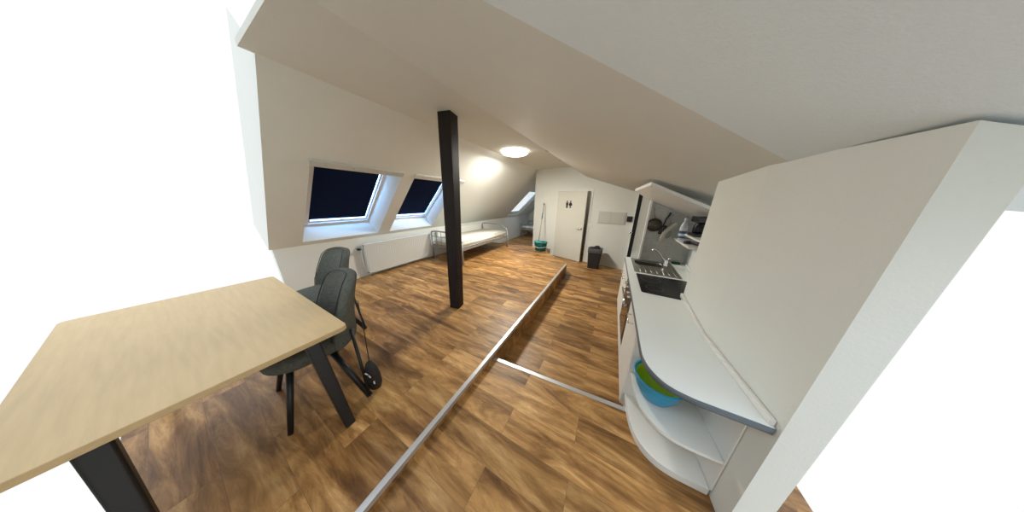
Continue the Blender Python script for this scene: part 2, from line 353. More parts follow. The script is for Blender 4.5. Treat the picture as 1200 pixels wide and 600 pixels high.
def wbox(bm, x0, x1, d0, d1, z0, z1):
    vs = [bm.verts.new(WF(x, d, z)) for x in (x0, x1) for d in (d0, d1) for z in (z0, z1)]
    for f in ((0,1,3,2),(4,6,7,5),(0,4,5,1),(2,3,7,6),(0,2,6,4),(1,5,7,3)): bm.faces.new([vs[i] for i in f])
bm = newbm()
wbox(bm, DX0-.05, DX0+.005, -.014, .125, ZL, DZ+.05); wbox(bm, DX1-.005, DX1+.055, -.014, .125, ZL, DZ+.05); wbox(bm, DX0+.005, DX1-.005, -.014, .125, DZ-.005, DZ+.05)
struct('trim_7', bm, 'trim', bevel=.003)
# door leaf, hinged left and slightly open
leaf = boxm(0, .925, -.042, 0, ZL+.012, DZ-.012)
d1 = struct('door_1', leaf, 'door', bevel=.003)
d1.location = WF(DX0+.012, -.012, 0); d1.rotation_euler = (0, 0, math.atan(-.345)); d1['label'] = 'cream washroom door standing slightly ajar in the far wall'
bm = newbm(); tube(bm, arc([(.865,-.042,-.74), (.865,-.085,-.74), (.84,-.095,-.74), (.75,-.095,-.745)], 5), .010, 8); tube(bm, [(.865,-.0425,-.74), (.865,-.052,-.74)], .026, 16)
obj('door_handle', bm, 'chrome', d1, smooth=True)
def figure(cx, woman):
    bm = newbm(); y0, y1 = -.0465, -.0425
    def pr(pts):
        f = [bm.verts.new((cx+p[0], y0, p[1])) for p in pts]; b = [bm.verts.new((cx+p[0], y1, p[1])) for p in pts]
        bm.faces.new(f); bm.faces.new(b[::-1])
        for k in range(len(f)): bm.faces.new((f[k], f[(k+1)%len(f)], b[(k+1)%len(f)], b[k]))
    z = -.085
    pr([(.022*cos(a), z+.088+.022*sin(a)) for a in [2*pi*k/16 for k in range(16)]])
    if woman:
        pr([(-.02,z+.06),(.02,z+.06),(.05,z-.03),(-.05,z-.03)]); pr([(-.022,z-.03),(-.004,z-.03),(-.004,z-.10),(-.022,z-.10)]); pr([(.004,z-.03),(.022,z-.03),(.022,z-.10),(.004,z-.10)])
        pr([(-.025,z+.06),(-.02,z+.045),(-.05,z-.015),(-.06,z-.01)]); pr([(.025,z+.06),(.06,z-.01),(.05,z-.015),(.02,z+.045)])
    else:
        pr([(-.038,z+.06),(.038,z+.06),(.038,z-.02),(-.038,z-.02)]); pr([(-.028,z-.02),(-.002,z-.02),(-.002,z-.10),(-.028,z-.10)]); pr([(.002,z-.02),(.028,z-.02),(.028,z-.10),(.002,z-.10)])
    return bm
obj('pictogram_figure', figure(.345, False), 'black', d1); obj('pictogram_figure', figure(.455, True), 'black', d1)

# wall behind the viewer
struct('wall_front', boxm(-2.6, 1.9, -1.0, -.9, ZL, 1.0), 'wall')
# --- right side: dark entrance door, board end, tiled wall, low wall with ledges, near wall
RX = .46
struct('wall_right', boxm(RX+.02, RX+.1, 5.44, 5.52, ZL, .6), 'wall')
bm = newbm(); box(bm, RX+.005, RX+.055, 3.60, 5.40, ZL+.01, .20)
d2 = struct('door_2', bm, 'entry', bevel=.002); d2['label'] = 'black entrance door in the right wall past the kitchen'
bm = newbm(); tube(bm, arc([(RX+.006,5.22,-.69), (RX-.04,5.22,-.69), (RX-.05,5.20,-.69), (RX-.05,5.10,-.69)], 4), .011, 8); tube(bm, [(RX+.006,5.22,-.69),(RX-.004,5.22,-.69)], .028, 12)
obj('door_handle', bm, 'chrome', d2, smooth=True)
bm = newbm(); box(bm, RX-.0, RX+.03, 5.402, 5.44, ZL, .21); box(bm, RX-.0, RX+.1, 3.60, 5.44, .20, .30)
struct('trim_8', bm, 'trim', bevel=.003)
struct('wall_kitchen_end', prismm([(.350,3.47), (.450,3.47), (.450,3.50), (.354,3.50)], ZL, .26), 'wall')
struct('trim_9', boxm(.450, .476, 3.40, 3.475, -.849, .14), 'trim', bevel=.003)
struct('wall_kitchen', boxm(.47, 1.7, 3.46, 3.56, ZL, .3), 'tile')
low = [(1.037,3.46), (.992,2.96), (.892,2.66), (.756,2.205), (.745,2.165), (1.6,2.165), (1.6,3.46)]
struct('wall_kitchen_low', prismm(low, -.89, -.505), 'wall')
near = [(.702,2.175), (.658,1.51), (.700,.93), (.80,.93), (.90,2.175)]
struct('wall_right_near', prismm(near, ZL-.02, lambda x, y: min(zr(x, y), .6)+.01), 'wall')
bm = newbm(); up = [(.701,2.18), (.657,1.51), (.696,.955)]
prism(bm, [(x-.001, y) for x, y in up] + [(x-.018, y) for x, y in up[::-1]], -.8495, -.822)
struct('trim_10', bm, 'trim', bevel=.003)
bm = newbm(); up = [(1.035,3.455), (.99,2.96), (.89,2.66), (.76,2.225)]
prism(bm, [(x-.001, y) for x, y in up] + [(x-.018, y+.003) for x, y in up[::-1]], -.8495, -.822)
struct('trim_11', bm, 'trim', bevel=.003)
# slanted board under the slope above the kitchen
bm = newbm()
P = [Vector((.235,3.44,.162)), Vector((.35,2.9,.206)), Vector((1.25,2.9,-.205)), Vector((1.25,3.455,-.31)), Vector((.447,3.455,.033))]
Q = [p + Vector((0,0,.035)) for p in P]
poly(bm, P); poly(bm, Q[::-1])
for k in range(5): poly(bm, [P[k], P[(k+1)%5], Q[(k+1)%5], Q[k]])
struct('trim_12', bm, 'cab', bevel=.004)
# skirting on the far wall
bm = newbm(); wbox(bm, DX1+.06, .45, -.012, 0, ZL, ZL+.05); struct('baseboard_back', bm, 'trim', bevel=.002)

# ================================================================ TIMBER POST
bm = newbm(); a0 = radians(13); rings = []
for t in [k/10 for k in range(11)]:
    c = Vector((-1.768,1.690,ZU)).lerp(Vector((-1.862,1.868,ZC)), t); h = .068 + .015*t; h += random.uniform(-.001,.001)
    ring = []
    for sx, sy in ((-1,-1),(1,-1),(1,1),(-1,1)):
        ring.append(bm.verts.new(c + Vector((h*(sx*cos(a0)-sy*sin(a0)), h*(sx*sin(a0)+sy*cos(a0)), 0))))
    rings.append(ring)
for a, b in zip(rings, rings[1:]):
    for k in range(4): bm.faces.new((a[k], a[(k+1)%4], b[(k+1)%4], b[k]))
bm.faces.new(rings[0][::-1]); bm.faces.new(rings[-1])
tag(obj('timber_post', bm, 'beam', bevel=.006), 'dark stained rough timber post rising from the wooden floor to the ceiling', 'post')

# ================================================================ CEILING LAMP
lx, ly = -1.93, 3.69
lp = thing('ceiling_lamp', 'round white ceiling lamp, switched on, on the flat ceiling', 'lamp', (lx, ly, ZC))
bm = newbm(); lathe(bm, [(.01,-.001), (.235,-.001), (.24,-.012), (.235,-.016), (.01,-.016)], 40, closed=True); obj('lamp_base', bm, 'lampb', lp, smooth=False)
bm = newbm(); lathe(bm, [(.246,-.012), (.262,-.03), (.245,-.052), (.19,-.068), (.12,-.078), (.05,-.082), (.004,-.083)], 40, closed=True); obj('lamp_shade', bm, 'lampm', lp, smooth=True)
ld = bpy.data.lights.new('lamp_light', 'AREA'); ld.shape = 'DISK'; ld.size = .42; ld.energy = LAMP_W; ld.color = (1,.97,.875)
lo = bpy.data.objects.new('lamp_light', ld); C.objects.link(lo); lo.location = (0,0,-.09); lo.parent = lp
for (x, y) in ((-1.10,3.25), (-1.075,3.95)):
    z = zr(x, y)
    tag(obj('ceiling_slot', boxm(x-.02, x+.03, y-.05, y+.05, z-.004, z+.004), 'line', bevel=.001),
        'small grey slot in the sloped ceiling, %s to the viewer' % ('nearer' if y < 3.5 else 'farther'), 'vent', 'slots in the sloped ceiling')

# ================================================================ RADIATORS
def radiator(y0, y1, z0, z1, x, label, valve=True):
    r = thing('radiator', label, 'radiator', (x, (y0+y1)/2, z0))
    L_ = (y1-y0)/2; H = z1-z0
    bm = newbm(); n = int((y1-y0)/.045); vsA = []
    prof = []
    for k in range(n*4+1):
        y = -L_+.02 + (2*L_-.04)*k/(n*4); prof.append((y, .045 + (.0022 if k % 4 in (1, 2) else 0)))
    for (y, xx) in prof: vsA.append((bm.verts.new((xx, y, .05)), bm.verts.new((xx, y, H-.05))))
    for a, b in zip(vsA, vsA[1:]): bm.faces.new((a[0], b[0], b[1], a[1]))
    box(bm, .0, .042, -L_, L_, .02, H-.02)
    box(bm, .0, .050, -L_, L_, H-.05, H-.02); box(bm, .0, .050, -L_, L_, .02, .05)
    obj('front_panel', bm, 'rad', r)
    bm = newbm(); box(bm, -.04, .052, -L_-.003, L_+.003, H-.02, H)
    for k in range(40): pass
    obj('top_grille', bm, 'rad', r, bevel=.004)
    bm = newbm(); box(bm, -.045, -.0, -L_, L_, .02, H-.02); obj('back_panel', bm, 'rad', r)
    if valve:
        bm = newbm(); tube(bm, [(.0,-L_-.0,H-.09), (.0,-L_-.05,H-.09)], .012, 8); tube(bm, arc([(.0,-L_-.04,H-.09), (.0,-L_-.045,H-.3), (.0,-L_-.03,.1), (.0,-L_-.0,.06)], 4), .009, 8)
        obj('pipe', bm, 'rad', r, smooth=True)
        bm = newbm(); tube(bm, [(.0,-L_-.045,H-.09), (.03,-L_-.08,H-.075), (.05,-L_-.10,H-.07)], [.016,.024,.022], 12); obj('thermostat_knob', bm, 'black', r, smooth=True)
    return r
radiator(1.63, 3.06, ZU+.055, -.81, -3.97, 'long white panel radiator under the two blinded roof windows')

# ================================================================ BEDS
def bed(x0, x1, y0, y1, zf, label, name='bed'):
    b = thing(name, label, 'bed', ((x0+x1)/2, (y0+y1)/2, zf)); ox, oy = (x0+x1)/2, (y0+y1)/2
    hx, hy = (x1-x0)/2, (y1-y0)/2
    for s, nm in ((-1, 'headboard'), (1, 'footboard')):
        y = s*hy; r = .018
        bm = newbm(); tube(bm, arc([(-hx,y,.58), (-hx,y,.665), (-hx+.05,y,.70), (-hx*.4,y,.715), (hx*.3,y,.70), (hx-.1,y,.625), (hx,y,.54), (hx,y,.50)], 6), r, 10)
        tube(bm, [(-hx,y,.34),(hx,y,.34)], .013, 8)
        if s < 0:
            for k in range(1, 6):
                x = -hx + 2*hx*k/6; tube(bm, [(x,y,.34),(x,y,.715-(.05 if k > 4 else 0)-(.02 if k == 4 else 0))], .007, 6)
            for z in (.46,.58): tube(bm, [(-hx,y,z),(hx,y,z)], .007, 6)
        obj(nm, bm, 'bedm', b, smooth=True)
        for x in (-hx, hx):
            bm = newbm(); tube(bm, [(x,y,.0),(x,y,.60 if x < 0 else .52)], .021, 10); obj('leg', bm, 'bedm', b, smooth=True)
    for x in (-hx, hx): obj('side_rail', boxm(x-.012, x+.012, -hy, hy, .325, .372), 'bedm', b, bevel=.004)
    for k in range(14):
        y = -hy+.08 + k*(2*hy-.16)/13
        obj('slat', boxm(-hx+.014, hx-.014, y-.03, y+.03, .345, .357), 'oak', b)
    return b
bx0, bx1, by0, by1 = -3.87, -2.90, 3.06, 5.12
bed(bx0, bx1, by0, by1, ZU, 'grey metal tube bed against the left wall behind the dark post')
def mattress(x0, x1, y0, y1, z0, z1, label):
    bm = newbm(); box(bm, x0, x1, y0, y1, z0, z1)
    bmesh.ops.bevel(bm, geom=bm.edges[:], offset=.03, segments=4, affect='EDGES')
    o = obj('mattress', bm, 'matt', smooth=True); tag(o, label, 'mattress')
    for z in (z0+.018, z1-.018):
        bm = newbm(); pts = [(x0+.03,y0-.001,z), (x1-.03,y0-.001,z), (x1+.001,y0+.03,z), (x1+.001,y1-.03,z), (x1-.03,y1+.001,z), (x0+.03,y1+.001,z), (x0-.001,y1-.03,z), (x0-.001,y0+.03,z), (x0+.03,y0-.001,z)]
        tube(bm, pts, .004, 6); obj('piping', bm, 'matt', o)
    return o
mattress(bx0+.03, bx1-.02, by0+.03, by1-.03, ZU+.375, ZU+.53, 'bare white mattress on the bed behind the dark post')
tag(obj('wall_board', boxm(-3.985, -3.935, 3.30, 5.62, ZU+.30, -.77), 'cab', bevel=.006), 'long white board standing between the bare mattress and the left wall', 'board')
b2 = bed(-3.95, -2.50, 8.35, 9.25, ZL, 'second bed in the dark alcove under the third roof window')
mattress(-3.92, -2.53, 8.37, 9.22, ZL+.375, ZL+.53, 'pale mattress on the bed in the dark alcove')

# ================================================================ BUCKET, MOP, BIN
bk = thing('mop_bucket', 'teal oval mop bucket on the floor by the white corner', 'bucket', (-1.80, 5.24, ZU))
bm = newbm(); lathe(bm, [(.01,.0), (.135,.0), (.145,.01), (.175,.24), (.185,.25), (.185,.27), (.172,.27), (.165,.25), (.14,.02), (.01,.015)], 36, sx=1.12, sy=.85); obj('bucket_body', bm, 'teal', bk, smooth=True)
bm = newbm(); pts = [(.20*cos(a)*1.05, .155*sin(a)-.005, .115+.035*abs(cos(a))) for a in [pi+pi*k/14 for k in range(15)]]; tube(bm, pts, .008, 8); obj('handle', bm, 'band', bk, smooth=True)
bm = newbm(); lathe(bm, [(.0999,.27), (.10,.285), (.085,.29), (.07,.20), (.05,.19), (.01,.19)], 20, c=(-.08,0,.0)); obj('wringer', bm, 'teal_l', bk, smooth=True)
bm = newbm(); lathe(bm, [(.178,.262), (.192,.266), (.192,.277), (.178,.28), (.178,.262)], 36, sx=1.12, sy=.85); obj('rim', bm, 'teal_l', bk, smooth=True)
mp = thing('mop', 'mop with a long grey and teal handle leaning in the bucket', 'mop', (-1.88, 5.25, ZU+.2))
top = Vector((-.10, .60, 1.12)); bot = Vector((0,0,.02))
bm = newbm(); tube(bm, [bot, top], .012, 10); obj('handle', bm, 'bedm', mp, smooth=True)
bm = newbm(); tube(bm, [bot.lerp(top,.62), bot.lerp(top,.80)], .0145, 10); obj('grip', bm, 'teal', mp, smooth=True)
bm = newbm(); tube(bm, [top, top+Vector((-.006,.03,.06))], .016, 10); obj('end_cap', bm, 'black', mp, smooth=True)
bm = newbm(); lathe(bm, [(.01,.06), (.03,.05), (.06,.0), (.055,-.03), (.01,-.04)], 16, closed=True); obj('mop_head', bm, 'band', mp, smooth=True)

bn = thing('waste_bin', 'black plastic waste bin with liner against the far wall', 'bin', (-.28, 5.30, ZL))
def rrect(hx, hy, r, z, n=5):
    return [(sx*(hx-r)+r*cos(a), sy*(hy-r)+r*sin(a), z) for (sx, sy, s) in ((1,1,0),(-1,1,pi/2),(-1,-1,pi),(1,-1,3*pi/2)) for a in [s+pi/2*k/n for k in range(n+1)]]
def loft(bm, secs, cap0=True, cap1=True):
    R = [[bm.verts.new(p) for p in s] for s in secs]
    for a, b in zip(R, R[1:]):
        for k in range(len(a)): bm.faces.new((a[k], a[(k+1)%len(a)], b[(k+1)%len(b)], b[k]))
    if cap0: bm.faces.new(R[0][::-1])
    if cap1: bm.faces.new(R[-1])
bm = newbm(); loft(bm, [rrect(.135,.115,.03,0), rrect(.17,.145,.04,.50), rrect(.175,.15,.04,.505), rrect(.175,.15,.04,.52), rrect(.165,.14,.04,.52), rrect(.13,.11,.03,.02)]); obj('bin_body', bm, 'bin', bn, smooth=False)
bm = newbm(); secs = []
for z, gx in ((.44,1.03), (.50,1.06), (.535,1.07), (.545,1.0), (.50,.93)):
    secs.append([(x*gx*(1+random.uniform(-.012,.012)), y*gx*(1+random.uniform(-.012,.012)), z+random.uniform(-.008,.008)) for x, y, _ in rrect(.168,.143,.04,0)])
loft(bm, secs, False, False); obj('bin_liner', bm, 'bag', bn, smooth=True)
bm = newbm(); loft(bm, [[(x*s+dx, y*s, z+random.uniform(-.012,.02)) for x, y, _ in rrect(.15,.12,.05,0)] for s, dx, z in ((1.0,0,.50),(.75,.01,.545),(.45,.03,.58),(.2,.04,.60))]); obj('rubbish', bm, 'black', bn, smooth=True)

# ================================================================ ON THE FAR WALL
bm = newbm(); wbox(bm, -.345, .300, -.016, 0, -.555, -.235)
pc = tag(obj('cover_panel', bm, 'panel', bevel=.004), 'pale grey flat cover panel on the far wall above the waste bin', 'panel')
bm = newbm(); wbox(bm, -.315, -.035, -.022, -.014, -.53, -.26); obj('flap', bm, 'panel', pc, bevel=.003)
bm = newbm(); wbox(bm, -.010, .270, -.022, -.014, -.53, -.26); obj('flap', bm, 'panel', pc, bevel=.003)
bm = newbm(); wbox(bm, -.555, -.475, -.012, 0, -.68, -.60); sw = tag(obj('light_switch', bm, 'trim', bevel=.003), 'white light switch on the wall right of the ajar door', 'switch')
bm = newbm(); wbox(bm, -.540, -.490, -.018, -.010, -.665, -.615); obj('rocker', bm, 'trim', sw, bevel=.002)
bm = newbm(); wbox(bm, .325, .435, -.045, 0, -.46, -.33); im = tag(obj('intercom', bm, 'black', bevel=.006), 'small black box on the far wall beside the entrance door', 'intercom')
bm = newbm(); wbox(bm, .39, .425, -.075, -.04, -.445, -.345); obj('handset', bm, 'black', im, bevel=.006)

# ================================================================ KITCHEN
ZT = -.85
curve = [(.272,1.25), (.273,1.15), (.280,1.10), (.298,1.045), (.337,.990), (.382,.963), (.435,.951), (.486,.947), (.694,.947)]
curve = [(p.x, p.y) for p in arc([(x, y, 0) for x, y in curve], 4)]
wtop = [(.277,3.44)] + curve + [(.652,1.51), (.699,2.165), (.750,2.21), (.887,2.66), (.987,2.96), (1.032,3.455), (.40,3.455)]
bowl_c = (.56, 3.19); bowl_h = rrect(.175,.135,.07,0)
hole = [(bowl_c[0]+x*1.0, bowl_c[1]+y*1.0) for x, y, _ in bowl_h]
wt = thing('worktop', 'long pale kitchen worktop with a rounded near corner', 'worktop', (0,0,0))
obj('slab', prismm(wtop, ZT-.036, ZT, holes=[hole[::-1]]), 'top', wt)
bm = newbm(); el = [(.277,3.44)] + curve; inn = []
for i, p in enumerate(el):
    a = Vector(el[max(i-1,0)]); b = Vector(el[min(i+1,len(el)-1)]); t = (b-a).normalized(); n = Vector((t.y, -t.x)); inn.append((p[0]+n.x*.0035, p[1]+n.y*.0035))
R = [[bm.verts.new((q[0], q[1], z)) for z in (ZT-.034, ZT-.003)] for q in inn]; R2 = [[bm.verts.new((q[0], q[1], z)) for z in (ZT-.034, ZT-.003)] for q in el]
for a in range(len(R)-1):
    bm.faces.new((R[a][0], R[a+1][0], R[a+1][1], R[a][1])); bm.faces.new((R[a][1], R[a+1][1], R2[a+1][1], R2[a][1])); bm.faces.new((R[a][0], R2[a][0], R2[a+1][0], R[a+1][0]))
obj('edge_band', bm, 'edge', wt, smooth=True)
# sink
sk = thing('sink', 'stainless steel sink with drainer set in the worktop by the tiled wall', 'sink', (0,0,0))
pl = [(.350,3.395), (.350,2.725), (.362,2.71), (.80,2.695), (.825,2.71), (.845,3.38), (.83,3.40), (.365,3.41)]
obj('rim_plate', prismm(pl, ZT+.0005, ZT+.006, holes=[[(bowl_c[0]+x*.97, bowl_c[1]+y*.97) for x, y, _ in bowl_h][::-1]]), 'steel', sk)
bm = newbm()
secs = [[(bowl_c[0]+x, bowl_c[1]+y, ZT+z) for x, y, _ in rrect(.175*s,.135*s,.07*s,0)] for s, z in ((1.0,.0062),(.97,.006),(.95,-.02),(.92,-.13),(.80,-.15),(.15,-.155))]
loft(bm, secs, False, True); obj('bowl', bm, 'steelb', sk, smooth=True)
bm = newbm()
for k in range(7):
    x = .42 + .06*k; tube(bm, [(x,2.73,ZT+.007), (x,2.98,ZT+.007)], .005, 6)
obj('drainer_ribs', bm, 'steel', sk, smooth=True)
bm = newbm(); lathe(bm, [(.03,0),(.032,.004),(.012,.006),(.004,.003)], 16, c=(bowl_c[0],bowl_c[1],ZT-.156)); obj('drain', bm, 'chrome', sk, smooth=True)
fc = thing('tap', 'chrome mixer tap behind the steel sink', 'tap', (.745, 3.17, ZT+.0065))
bm = newbm(); lathe(bm, [(.03,0),(.03,.01),(.022,.02),(.022,.07),(.018,.09),(.004,.095)], 20, closed=True); obj('tap_body', bm, 'chrome', fc, smooth=True)
bm = newbm(); tube(bm, arc([(0,0,.05), (-.04,.0,.10), (-.10,.01,.175), (-.155,.015,.215), (-.175,.015,.21), (-.18,.015,.195)], 5), .011, 10); obj('spout', bm, 'chrome', fc, smooth=True)
bm = newbm(); tube(bm, [(0,0,.09), (.01,-.02,.115), (.03,-.06,.13)], [.012,.010,.008], 8); obj('lever', bm, 'chrome', fc, smooth=True)
sp = tag(obj('scourer', boxm(.80,.90,3.345,3.405,ZT+.0005,ZT+.03) if False else boxm(.862,.955,3.36,3.42,ZT+.0005,ZT+.028), 'sponge', bevel=.006), 'dark green scourer lying by the tiled wall behind the tap', 'scourer')
# hob
hb = [(.360,2.09), (.375,2.078), (.665,2.068), (.675,2.165), (.733,2.215), (.855,2.60), (.842,2.625), (.815,2.633), (.362,2.643)]
h = tag(obj('ceramic_hob', prismm(hb, ZT+.0005, ZT+.007), 'glass_k', bevel=.002), 'black ceramic hob set in the worktop in front of the sink', 'hob')
for (cx, cy, rr) in ((.49,2.23,.075), (.49,2.49,.095), (.69,2.48,.075)):
    bm = newbm(); lathe(bm, [(rr-.002,.0072),(rr-.002,.0078),(rr,.0078),(rr,.0072)], 40, c=(cx,cy,ZT)); obj('cooking_zone', bm, 'line' if False else 'edge', h)
# base units
FX = .300
def handle(bm, y0, y1, z, out=.035):
    tube(bm, arc([(FX-.018,y0,z), (FX-.018-out,y0,z), (FX-.018-out,(y0+y1)/2,z), (FX-.018-out,y1,z), (FX-.018,y1,z)], 1), .006, 8)
c1_ = thing('base_cabinet', 'white base cabinet with one door, between oven and rounded end shelves', 'cabinet', (0,0,0))
obj('body', boxm(FX, .64, 1.452, 1.995, ZL+.10, ZT-.038), 'cab', c1_)
obj('plinth', boxm(FX+.03, .62, 1.46, 1.99, ZL, ZL+.10), 'cab', c1_)
dd = obj('door', boxm(FX-.018, FX-.001, 1.455, 1.992, ZL+.105, ZT-.045), 'cab', c1_, bevel=.002)
bm = newbm(); handle(bm, 1.64, 1.79, -.965); obj('handle', bm, 'chrome', dd, smooth=True)
ov = thing('built_in_oven', 'built-in oven with smoked glass door and black control panel under the hob', 'oven', (0,0,0))
obj('body', boxm(FX, .66, 2.0, 2.598, ZL+.10, ZT-.038), 'cab', ov)
od = obj('oven_door', boxm(FX-.020, FX-.001, 2.003, 2.595, ZL+.26, -.995), 'black', ov, bevel=.003)
obj('oven_window', boxm(FX-.0225, FX-.020, 2.05, 2.55, ZL+.31, -1.06), 'oven', od)
bm = newbm(); tube(bm, [(FX-.02,2.08,-1.03),(FX-.055,2.08,-1.03)], .007, 8); tube(bm, [(FX-.02,2.52,-1.03),(FX-.055,2.52,-1.03)], .007, 8); tube(bm, [(FX-.055,2.04,-1.03),(FX-.055,2.56,-1.03)], .009, 8); obj('handle', bm, 'chrome', od, smooth=True)
cp = obj('control_panel', boxm(FX-.020, FX-.001, 2.003, 2.595, -.99, ZT-.04), 'black', ov, bevel=.003)
for y in (2.10, 2.22, 2.38, 2.50):
    bm = newbm(); tube(bm, [(FX-.020,y,-.94),(FX-.045,y,-.94)], [.020,.017], 14); obj('knob', bm, 'chrome', cp, smooth=False)
obj('drawer_front', boxm(FX-.018, FX-.001, 2.003, 2.595, ZL+.105, ZL+.255), 'cab', ov, bevel=.002)
c2_ = thing('sink_cabinet', 'white base cabinet under the sink at the far end of the kitchen run', 'cabinet', (0,0,0))
bm = newbm(); box(bm, FX, .735, 2.602, 2.62, ZL+.10, ZT-.038); box(bm, FX, .735, 3.42, 3.438, ZL+.10, ZT-.038); box(bm, FX, .735, 2.62, 3.42, ZL+.10, ZL+.12); box(bm, FX, FX+.018, 2.62, 3.42, ZT-.12, ZT-.038)
obj('body', bm, 'cab', c2_)
obj('plinth', boxm(FX+.03, .73, 2.61, 3.43, ZL, ZL+.10), 'cab', c2_)
for a, b, hy in ((2.605,3.018,2.90), (3.022,3.436,3.14)):
    dd = obj('door', boxm(FX-.018, FX-.001, a, b, ZL+.105, ZT-.045), 'cab', c2_, bevel=.002)
    bm = newbm(); handle(bm, hy-.05, hy+.07, -1.02); obj('handle', bm, 'chrome', dd, smooth=True)
# rounded end shelves
es = thing('end_shelf_unit', 'white rounded open shelves at the near end of the kitchen run', 'shelf', (0,0,0))
sc = [(.302,1.446), (.306,1.33), (.325,1.20), (.365,1.11), (.43,1.055), (.52,1.035), (.680,1.040)]
sc = [(p.x, p.y) for p in arc([(x, y, 0) for x, y in sc], 5)]
shp = sc + [(.650,1.446)]
obj('shelf_board', prismm(shp, ZM+.002, ZM+.05), 'cab', es, bevel=.004)
obj('shelf_board', prismm([(x, y) if True else 0 for x, y in shp], -1.27, -1.25), 'cab', es, bevel=.003)
obj('side_panel', boxm(FX-.015, .64, 1.431, 1.45, ZM+.05, ZT-.038), 'cab', es, bevel=.001)
obj('back_panel', prismm([(.682,1.041), (.689,1.041), (.656,1.43), (.649,1.43)], ZM+.05, ZT-.038), 'cab', es)
obj('foot_board', boxm(FX+.03, .64, 1.37, 1.45, ZL, ZM+.0), 'cab', es)
# bowls on the middle shelf
def bowlm(r, h, bm=None):
    bm = newbm(); pr = [(.01,0), (r*.45,.0), (r*.62,.012), (r*.85,h*.45), (r*.97,h*.85), (r,h), (r*1.07,h+.002), (r*1.07,h+.006), (r*.98,h+.006), (r*.94,h*.85), (r*.82,h*.48), (r*.58,.018), (.01,.008)]
    lathe(bm, pr, 44); return bm
bw = obj('mixing_bowl', bowlm(.134,.155), 'blue', smooth=True); bw.location = (.425,1.283,-1.249); tag(bw, 'bright blue mixing bowl on the rounded middle shelf under the worktop', 'bowl')
bw2 = obj('mixing_bowl', bowlm(.122,.118), 'green', smooth=True); bw2.location = (.424,1.284,-1.228); tag(bw2, 'lime green bowl nested inside the blue bowl', 'bowl')

# --- ledges and what stands on them
lg = tag(obj('ledge_board', boxm(.82, 1.6, 2.775, 3.456, -.504, -.480), 'trim', bevel=.003), 'lower white ledge board beside the tiled wall with a bottle on it', 'shelf')
lg2 = thing('raised_ledge', 'upper white ledge board carrying the coffee maker', 'shelf', (0,0,0))
obj('board', boxm(.865, 1.6, 2.20, 3.20, -.405, -.382), 'trim', lg2, bevel=.003)
obj('bracket', boxm(1.05, 1.07, 2.25, 2.76, -.505, -.405), 'trim', lg2, bevel=.002); obj('bracket', boxm(1.30, 1.32, 2.25, 2.76, -.505, -.405), 'trim', lg2, bevel=.002)
bt = thing('spray_bottle', 'pale cleaning bottle with blue label on the lower ledge by the tiles', 'bottle', (.875, 3.33, -.480))
bm = newbm(); lathe(bm, [(.01,0), (.036,0), (.040,.006), (.040,.17), (.036,.195), (.018,.235), (.014,.245), (.014,.26), (.01,.26)], 28, closed=True, sy=.75); obj('bottle_body', bm, 'bottle', bt, smooth=True)
bm = newbm(); lathe(bm, [(.016,.255), (.017,.258), (.017,.285), (.012,.29), (.004,.29)], 16, closed=True); obj('cap', bm, 'bottle', bt, smooth=True)
for z0, z1, m_ in ((.02,.05,'label'), (.055,.08,'lab2'), (.085,.12,'label'), (.125,.165,'lab2')):
    bm = newbm(); lathe(bm, [(.0406,z0),(.0412,z0+.001),(.0412,z1-.001),(.0406,z1)], 28, sy=.76); obj('label_band', bm, m_, bt, smooth=True)
cm = thing('coffee_maker', 'black coffee maker on the upper ledge at the right', 'coffee maker', (1.015, 3.05, -.382), radians(4))
obj('base', boxm(-.14,.11,-.10,.10,0,.035), 'black', cm, bevel=.01)
obj('tower', boxm(.0,.11,-.10,.10,.035,.225), 'black', cm, bevel=.012)
obj('brew_head', boxm(-.14,.0,-.10,.10,.165,.235), 'black', cm, bevel=.012)
bm = newbm(); lathe(bm, [(.01,.036),(.055,.036),(.064,.06),(.062,.12),(.045,.15),(.046,.16),(.01,.16)], 24, c=(-.07,0,0), closed=True); j = obj('jug', bm, 'glass_k', cm, smooth=True)
bm = newbm(); tube(bm, arc([(-.07,-.06,.14), (-.07,-.10,.13), (-.07,-.10,.07), (-.07,-.062,.06)], 5), .007, 8); obj('handle', bm, 'black', j, smooth=True)
pn_ = thing('handheld_brush', 'small black oblong item with rounded end on the lower ledge', 'brush', (.87, 3.02, -.480), radians(-58))
bm = newbm(); lathe(bm, [(.01,0),(.04,.0),(.045,.012),(.042,.028),(.02,.036),(.005,.037)], 24, closed=True); obj('head', bm, 'black', pn_, smooth=True)
bm = newbm(); tube(bm, [(.03,0,.02), (.10,0,.024), (.20,0,.022), (.215,0,.022)], [.016,.022,.020,.012], 12); obj('handle', bm, 'black', pn_, smooth=True)

# --- hanging on the tiled wall
TY = 3.458
cl = thing('sieve', 'round dark metal sieve hanging on the tiled wall', 'sieve', (.562, TY-.03, -.315), 0)
bm = newbm(); n = 36
R = []
for r, d in ((.098,.0), (.095,.02), (.085,.045), (.065,.065), (.035,.078), (.005,.082)):
    R.append([bm.verts.new((r*cos(2*pi*k/n), .02-d+0*d, r*sin(2*pi*k/n))) for k in range(n)])
for a, b in zip(R, R[1:]):
    for k in range(n): bm.faces.new((a[k], a[(k+1)%n], b[(k+1)%n], b[k]))
obj('mesh_bowl', bm, 'sieve', cl, smooth=True)
bm = newbm(); tube(bm, [(.100*cos(a), .02, .100*sin(a)) for a in [2*pi*k/36 for k in range(37)]], .007, 8); obj('rim', bm, 'steel', cl, smooth=True)
bm = newbm(); tube(bm, [(-.01,.02,.10), (-.03,.022,.20), (-.035,.024,.235)], .006, 8); obj('handle', bm, 'steel', cl, smooth=True)
